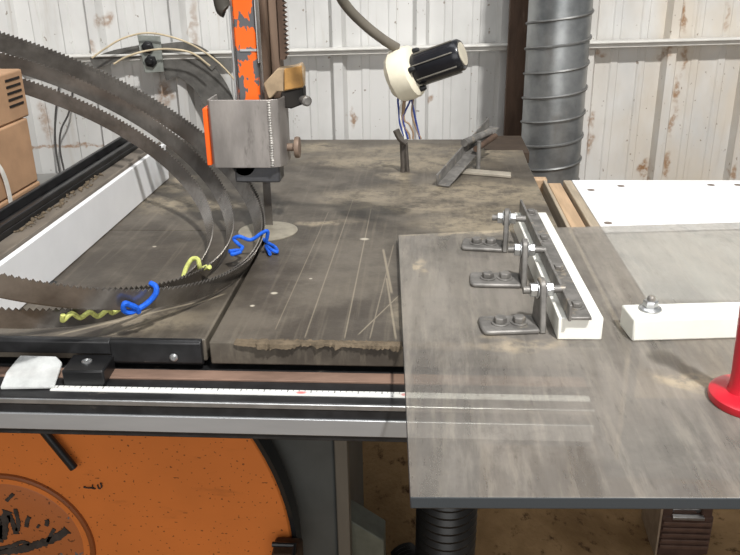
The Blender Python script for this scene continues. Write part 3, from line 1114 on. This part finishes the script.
# ------------------------------------------------------------------ work lamp on a gooseneck
LY = 1.12
lc = atY(416, 70, LY)
l2 = atY(462, 54, LY - .02)
lamp = thing('work_lamp', atY(405, 102, LY), 'black cylindrical work lamp in a cream plastic housing hanging from a gooseneck', 'lamp')
ax = (l2 - lc).normalized()
Lh = (l2 - lc).length
m = MB()
rr_ = .0215
m.lathe([(rr_ * .96, 0), (rr_, .003), (rr_, Lh - .010), (rr_ * .97, Lh - .002), (rr_ * .86, Lh + .001), (rr_ * .2, Lh + .0005)], lc, ax, 32)
hd = m.build('lamp_head', M('gloss_black', (34, 34, 38), 0.25, 0.2), lamp)
m = MB()
a = ax.orthogonal().normalized()
b = ax.cross(a)
for k_ in range(7):
    an = 2 * PI * k_ / 7 + .2
    d = a * math.cos(an) + b * math.sin(an)
    m.obox(lc + ax * (Lh * .48) + d * (rr_ + .0008), ax, d, ax.cross(d), (Lh * .86, .002, .0016))
m.build('cooling_fins', M('grey_fins', (120, 116, 108), 0.4, .2), hd, bevel=0.0004)
m = MB()
m.lathe([(.0155, 0), (.0155, .002), (.011, .003)], l2 - ax * .0002, ax, 28)
m.build('lamp_lens_ring', M('pale_ring', (188, 180, 162), 0.45), hd)
# cream housing
m = MB()
hx = (lc - ax * .003)
pr = [(.010, .004), (.030, .003), (.0345, 0), (.036, -.010), (.0355, -.024), (.030, -.031), (.016, -.033)]
m.lathe(pr, hx, ax, 28)
hs = m.build('lamp_housing', cream, lamp, bevel=0.0)
for p in hs.data.vertices:
    p.co += V((random.uniform(-1, 1), random.uniform(-1, 1), random.uniform(-1, 1))) * .0007
for k_ in (0.3, 2.2, 3.6, 5.2):
    m = MB()
    d = a * math.cos(k_) + b * math.sin(k_)
    m.lathe([(.004, -.004), (.004, .006), (.0025, .009)], hx + d * .0265 + ax * .003, ax, 10)
    m.build('housing_clip', black_plain, lamp)
# gooseneck
m = MB()
g = [atY(397, 48, LY), atY(384, 40, LY - .01), atY(366, 26, LY - .02), atY(348, 8, LY - .03), atY(336, -12, LY - .04), atY(318, -55, LY - .04)]
g += [g[-1] + V((-.03, .03, .07)), g[-1] + V((-.10, .08, .14))]
G = bez(g, 14)
m.tube(G, .0066, 14)
m.build('gooseneck', M('grey_conduit', (104, 98, 88), 0.5, 0.1), lamp)
blueW = M('blue_wire', (44, 60, 120), 0.45)
whiteW = M('white_wire', (206, 204, 198), 0.45)
tanW = M('tan_wire', (138, 116, 94), 0.5)
for c, mt in ((((398, 100), (399, 112), (400, 124), (404, 136)), blueW), (((402, 101), (400, 114), (403, 128), (405, 139)), whiteW), (((410, 101), (405, 112), (403, 120), (408, 139)), blueW),
              (((412, 100), (414, 112), (417, 126), (420, 139)), blueW), (((413, 101), (412, 114), (416, 128), (421, 139)), tanW), (((404, 118), (409, 124), (413, 132), (413, 139)), tanW),
              (((402, 122), (405, 128), (409, 134), (410, 139)), tanW)):
    m = MB()
    m.tube(bez([atY(*k_, LY) for k_ in ((c[0][0] + 2, 92),) + c], 8), .0014, 7)
    m.build('lamp_wire', mt, lamp)

# ------------------------------------------------------------------ pin on the table
pb = atZ(403, 172, TZ)
pin = thing('table_pin', pb, 'thin rusty bent pin standing upright on the dusty table below the lamp', 'pin')
m = MB()
tp = atY(402, 137, pb.y)
m.tube([pb, pb + V((0, 0, .02)), V((tp.x, pb.y, tp.z))], .005, 10)
m.build('shaft', dark_steel, pin)
m = MB()
m.tube([pb + V((.009, .004, 0)), V((tp.x + .007, pb.y + .004, tp.z - .012))], .004, 10)
m.build('shaft', dark_steel, pin)
m = MB()
h0, h1, h2 = atY(396, 130, pb.y - .01), atY(400, 138, pb.y - .01), atY(406, 143, pb.y - .012)
m.tube(bez([h0, h1, h2], 6), .0065, 10)
m.build('hook', dark_steel, pin)

# ------------------------------------------------------------------ angle iron jig at the back of the table
p0 = atZ(437, 186, TZ + .001)
p1 = V((atY(488, 140, 1.72).x, 1.72, 1.0))
jig = thing('angle_iron_jig', p0, 'rusty angle iron jig propped on a pin near the back of the table', 'jig')
dj = (p1 - p0).normalized()
side = V((dj.y, -dj.x, 0)).normalized()
upj = side.cross(dj).normalized()
if upj.z < 0:
    upj = -upj
L = (p1 - p0).length
mid = p0 + dj * (L / 2)
m = MB()
m.obox(mid + upj * .011, dj, side, upj, (L, .003, .022))
m.obox(mid + side * .012 + upj * .0015, dj, side, upj, (L, .024, .003))
m.build('angle_bar', dusty_steel, jig, bevel=0.001)
m = MB()
q0, q1 = atY(464, 143, 1.56), atY(490, 132, 1.66)
m.tube([q0, q1], .0075, 14)
m.build('clamp_bar', dusty_steel, jig)
m = MB()
m.tube([atY(476, 149, 1.56), atY(495, 136, 1.66)], .006, 12)
m.build('clamp_bar', rust_brown, jig)
m = MB()
q = atZ(478, 169, TZ)
m.tube([q, V((q.x, q.y, atY(479, 141, q.y).z))], .0045, 10)
m.build('support_pin', dusty_steel, jig)
m = MB()
P = [atZ(458, 171, TZ + .006), atZ(511, 175.5, TZ + .006), atZ(511, 172, TZ + .006), atZ(462, 168, TZ + .006)]
m.prism([p - V((0, 0, .0055)) for p in P], (0, 0, .0055))
m.build('foot_strip', M('dusty_pale_steel', (166, 158, 144), 0.6, .2), jig, bevel=0.001)
# dark loose plate at the notch
m = MB()
m.prism([(.118, 1.730, TZ - .03), (.225, 1.730, TZ - .03), (.225, 1.90, TZ - .03), (.118, 1.90, TZ - .03)], (0, 0, .024))
o = m.build('table_extension', M('dark_rusty_plate', (70, 58, 48), 0.7, .2), saw, bevel=0.001)

# ------------------------------------------------------------------ side table on the right: timber strips and white board
m = MB()
m.box((.2745, .93, .930), (.95, 1.488, .948))
bd = m.build('white_board', melamine, bevel=0.001)
# holes as countersunk dark discs
holeM = M('screw_hole_grey', (120, 108, 98), 0.8)
for px, py in ((591, 190), (621, 186), (711, 185), (738, 185), (608, 223)):
    hm = MB()
    hm.lathe([(.0065, 0), (.0065, .0004)], atZ(px, py, .9481), n=20)
    hm.build('screw_hole', holeM, bd)
tag(bd, 'large white melamine board with screw holes on the right, against the wall', 'board')


def strip(x0a, x1a, z0, z1, mt, lab, y0=.80, y1=1.485, name='timber_strip'):
    m = MB()
    m.box((x0a, y0, z0), (x1a, y1, z1))
    return tag(m.build(name, mt, bevel=0.0015), lab, 'timber')


strip(.2215, .2275, .80, .9485, grey_wood, 'thin grey weathered board on edge beside the right edge of the saw table')
strip(.2305, .2545, .80, .943, wood, 'light pine strip between two grey boards right of the saw table', y0=1.207)
strip(.2585, .2735, .80, .9485, grey_wood, 'grey weathered strip along the left edge of the white board', y0=1.207)
m = MB()
m.box((.2305, .78, .9300), (.2735, 1.205, .9485))
tag(m.build('filler_panel', M('grey_brown_panel', (140, 130, 120), 0.7, 0, .12, 18), bevel=0.001), 'grey brown filler panel under the clear plate, left of the white board', 'panel')
m = MB()
m.box((.20, 1.490, .90), (.2305, 1.512, .948))
m2 = tag(m.build('timber_block', wood, bevel=0.002), 'short pine block at the far end of the timber strips beside the duct', 'timber')
# bench under the board
bn = thing('side_bench', (.6, 1.2, 0), 'dark steel bench frame carrying the white board and timber strips', 'bench')
m = MB()
m.box((.2165, .80, .775), (.95, 1.512, .7995))
m.build('bench_rail', dark_grey, bn, bevel=0.002)
m = MB()
m.box((.276, .94, .80), (.95, 1.47, .9295))
m.build('bench_top', old_wood, bn, bevel=0.002)
for x, y in ((.535, 1.02), (.90, .85), (.90, 1.45)):
    m = MB()
    m.box((x - .02, y - .02, 0), (x + .02, y + .02, .775))
    m.build('leg', dark_grey, bn, bevel=0.002)

# ------------------------------------------------------------------ clear scuffed plate
m = MB()
P = [(-.009, .509), (.95, .548), (.95, 1.222), (.477, 1.195), (.181, 1.163), (-.039, 1.125)]
m.prism([(x, y, PZ - .0112) for x, y in P], (0, 0, .0112))
pl = m.build('plastic_plate', plateM, bevel=0.0012)
tag(pl, 'large scuffed clear grey plastic plate lying over the table front at right', 'plate')

# guide brackets on the plate


def bolt(mb, p, axis, r, h, n=6):
    mb.lathe([(r * 1.35, 0), (r * 1.35, r * .18)], p, axis, 18)
    mb.lathe([(r, r * .18), (r, r * .9), (r * .85, r * 1.05)], p, axis, n)
    return mb


PQ = -0.059
PXa = V((math.cos(PQ), -math.sin(PQ), 0))
PYa = V((math.sin(PQ), math.cos(PQ), 0))
specs = [(((462, 240), (503, 242)), ((508, 206), (514, 246)), 'rear one of the three bent steel brackets bolted to the plate'),
         (((470, 275), (520, 276)), ((523, 240), (529, 282)), 'middle one of the three bent steel brackets bolted to the plate'),
         (((480, 321), (536, 319)), ((540, 278), (547, 330)), 'front one of the three bent steel brackets, nearest the red stand')]
for (fa, fb), (ta, tb), lab in specs:
    A_, B_ = atZ(*fa, PZ + .009), atZ(*fb, PZ + .009)
    A_.z = B_.z = PZ + .0002
    fx = (B_ - A_).normalized()
    fy = V((-fx.y, fx.x, 0))
    Lf = (B_ - A_).length
    bk = thing('guide_bracket', A_ + fx * (Lf / 2), lab, 'bracket', 'adjusting brackets on the plate')
    wd = .0205
    prof_ = []
    for k_ in range(9):
        an = PI / 2 + PI * k_ / 8
        ca, sa = math.cos(an), math.sin(an)
        prof_.append(A_ + fx * (.008 * (1 - abs(ca) ** .5)) + fy * (wd * math.copysign(abs(sa) ** .5, sa)))
    prof_ += [B_ - fy * wd, B_ + fy * wd]
    m = MB()
    m.prism(prof_, (0, 0, .0055))
    m.build('foot', dusty_steel, bk, bevel=0.002)
    # upright tab: rounded top, standing at the foot's right end
    tz = .058
    m = MB()
    poly = [B_ - fy * wd, B_ + fy * wd]
    prof2 = [B_ - fy * wd, B_ + fy * wd]
    for k_ in range(9):
        an = PI * k_ / 8
        prof2.append(B_ + fy * (wd * .55 * math.cos(an)) + V((0, 0, tz - wd * .55 + wd * .55 * math.sin(an))))
    m.prism(prof2, fx * .007)
    m.build('upright', dusty_steel, bk, bevel=0.0015)
    for t_ in (.36, .70):
        m = MB()
        bolt(m, A_ + fx * (Lf * t_) + V((0, 0, .0055)), (0, 0, 1), .0075, .006)
        m.build('bolt', dusty_steel, bk, bevel=0.0006)
    c = B_ + V((0, 0, tz - .014)) + fx * .0035
    m = MB()
    m.tube([c - fx * .020, c + fx * .026], .0042, 12)
    ab = m.build('adjusting_bolt', dusty_steel, bk)
    for s_ in (-1, 1):
        m = MB()
        m.lathe([(.0100, .0036), (.0100, .0052)], c, fx * s_, 20)
        m.lathe([(.0082, .0052), (.0082, .0125)], c, fx * s_, 6)
        m.build('nut', bright_steel, ab, bevel=0.0006)

# white guide bar with an angle iron bolted on top
z1 = PZ + .026
fl_, fr_, br_ = V((.143, .784, PZ + .0002)), V((.192, .785, PZ + .0002)), V((.180, 1.157, PZ + .0002))
fr_ = V((.190, .785, PZ + .0002))
bl_ = br_ + (fl_ - fr_)
gf = thing('guide_fence', (fl_ + br_) / 2, 'white plastic guide bar with a steel angle iron bolted along its top', 'guide')
m = MB()
m.prism([fl_, fr_, br_, bl_], (0, 0, .0258))
m.build('plastic_bar', white_plastic, gf, bevel=0.0012)
dy = (br_ - fr_).normalized()
dx = V((dy.y, -dy.x, 0))
Lb = (br_ - fr_).length
s0 = fl_ + V((0, 0, .026)) + dx * .004 - dy * .003
m = MB()
c = s0 + dy * (Lb / 2 - .004 + .004)
m.obox(c + dx * .0055 + V((0, 0, .0095)), dy, dx, (0, 0, 1), (Lb + .014, .0035, .019))
m.obox(c + dx * .017 + V((0, 0, .0018)), dy, dx, (0, 0, 1), (Lb + .008, .024, .0036))
m.build('angle_iron', dusty_steel, gf, bevel=0.001)
for px, py in ((532, 212), (545, 238), (560, 268), (578, 305)):
    q = atZ(px, py, z1 + .006)
    t_ = (q - s0).dot(dy)
    m = MB()
    bolt(m, s0 + dy * t_ + dx * .018 + V((0, 0, .0036)), (0, 0, 1), .0062, .005)
    m.build('bolt', dusty_steel, gf, bevel=0.0005)

# second white bar, right
wb = thing('stop_bar', (.29, .80, PZ), 'thick white plastic stop bar with one flange nut, right of the guide brackets', 'bar')
a0, a1 = V((.221, .782, PZ + .0002)), V((.331, .7925, PZ + .0002))
dxx = (a1 - a0).normalized()
dyy = V((-dxx.y, dxx.x, 0))
m = MB()
dl = V((.2165, .822, PZ + .0002))
b0 = a0 + (dl - a0)
m.prism([a0, a0 + dxx * .45, b0 + dxx * .45, b0], (0, 0, .0255))
m.build('plastic_bar', white_plastic, wb, bevel=0.002)
q = atZ(650, 309, PZ + .026)
m = MB()
m.lathe([(.0125, 0), (.0122, .0016), (.0095, .0035)], q, n=24)
m.lathe([(.0082, .003), (.0082, .009), (.007, .0105)], q, n=6)
nt = m.build('flange_nut', bright_steel, wb, bevel=0.0004)
m = MB()
m.lathe([(.0042, .006), (.0042, .014), (.003, .0155)], q, n=14)
m.build('stud', dusty_steel, nt)

# red stand
rc_ = V((.302, .664, PZ + .0002))
rs = thing('red_stand', rc_, 'glossy red stand with a round foot at the right edge of the plate', 'stand')
m = MB()
m.lathe([(.0375, 0), (.0385, .003), (.038, .007), (.034, .0095), (.020, .0108), (.013, .0125)], rc_, n=48)
m.build('round_foot', red_paint, rs)
m = MB()
m.lathe([(.0135, .011), (.0112, .017), (.0104, .03), (.0098, .07), (.0092, .12), (.0090, .150)], rc_ + V((-.010, 0, 0)), (-.055, 0, 1), n=32)
m.build('tapered_post', red_paint, rs)
m = MB()
m.lathe([(.0090, .146), (.0125, .149), (.0145, .155), (.0145, .163), (.011, .169), (.005, .171)], rc_ + V((-.010, 0, 0)), (-.055, 0, 1), n=32)
m.build('knob', red_paint, rs)

# ------------------------------------------------------------------ below the tables
# flexible hose
hp = bez([V((.040, 1.04, .912)), V((.040, 1.04, .75)), V((.040, 1.05, .58)), V((.038, 1.07, .40)), V((.03, 1.14, .22)), V((.01, 1.28, .12)), V((-.03, 1.42, .09))], 46)
m = MB()
m.tube(hp, [.047 + .0022 * math.cos(2 * PI * i / 4) for i in range(len(hp))], 28)
o = m.build('flexible_hose', M('black_hose', (26, 25, 24), 0.4, 0, .2, 20))
tag(o, 'black ribbed flexible dust hose hanging below the plastic plate', 'hose')
# brown case on the floor
f0, f1_ = atZ(660, 545, 0.02), atZ(716, 545, 0.02)
yc = 1.575
xl, xr = atY(661, 525, yc).x, atY(713, 525, yc).x
zt, zb_ = atY(690, 517, yc).z, atY(690, 547, yc).z
cs = thing('brown_case', ((xl + xr) / 2, yc + .06, 0), 'dark brown ribbed case with a metal bar handle on the floor at lower right', 'case')
m = MB()
m.box((xl, yc, 0), (xr, yc + .13, zt))
m.build('case_body', M('dark_brown', (84, 62, 52), 0.7), cs, bevel=0.004)
for k_ in range(5):
    zz = zt - .012 - k_ * .017
    m = MB()
    m.box((xl + .003, yc - .006, zz - .010), (xr - .003, yc + .002, zz))
    m.build('rib', M('brown_rib', (98, 74, 62), 0.6), cs, bevel=0.002)
m = MB()
m.tube(bez([(xl + .028, yc + .02, zt), (xl + .03, yc + .015, zt + .012), (xr - .034, yc + .015, zt + .012), (xr - .032, yc + .02, zt)], 6), .0045, 10)
m.build('handle', bright_steel, cs)
for x in (xl + .012, xr - .016):
    m = MB()
    m.box((x - .012, yc + .002, zt - .002), (x + .012, yc + .03, zt + .028))
    m.build('handle_post', M('brown_post', (84, 62, 52), 0.7), cs, bevel=0.003)
m = MB()
m.box((xl + .022, yc - .008, zt - .004), (xr - .024, yc + .004, zt + .004))
m.build('metal_lip', bright_steel, cs, bevel=0.001)
m = MB()
m.box((xl - .006, yc - .004, 0), (xl - .001, yc + .13, zt + .03))
m.build('side_trim', M('tan_trim', (150, 132, 112), 0.6), cs, bevel=0.001)
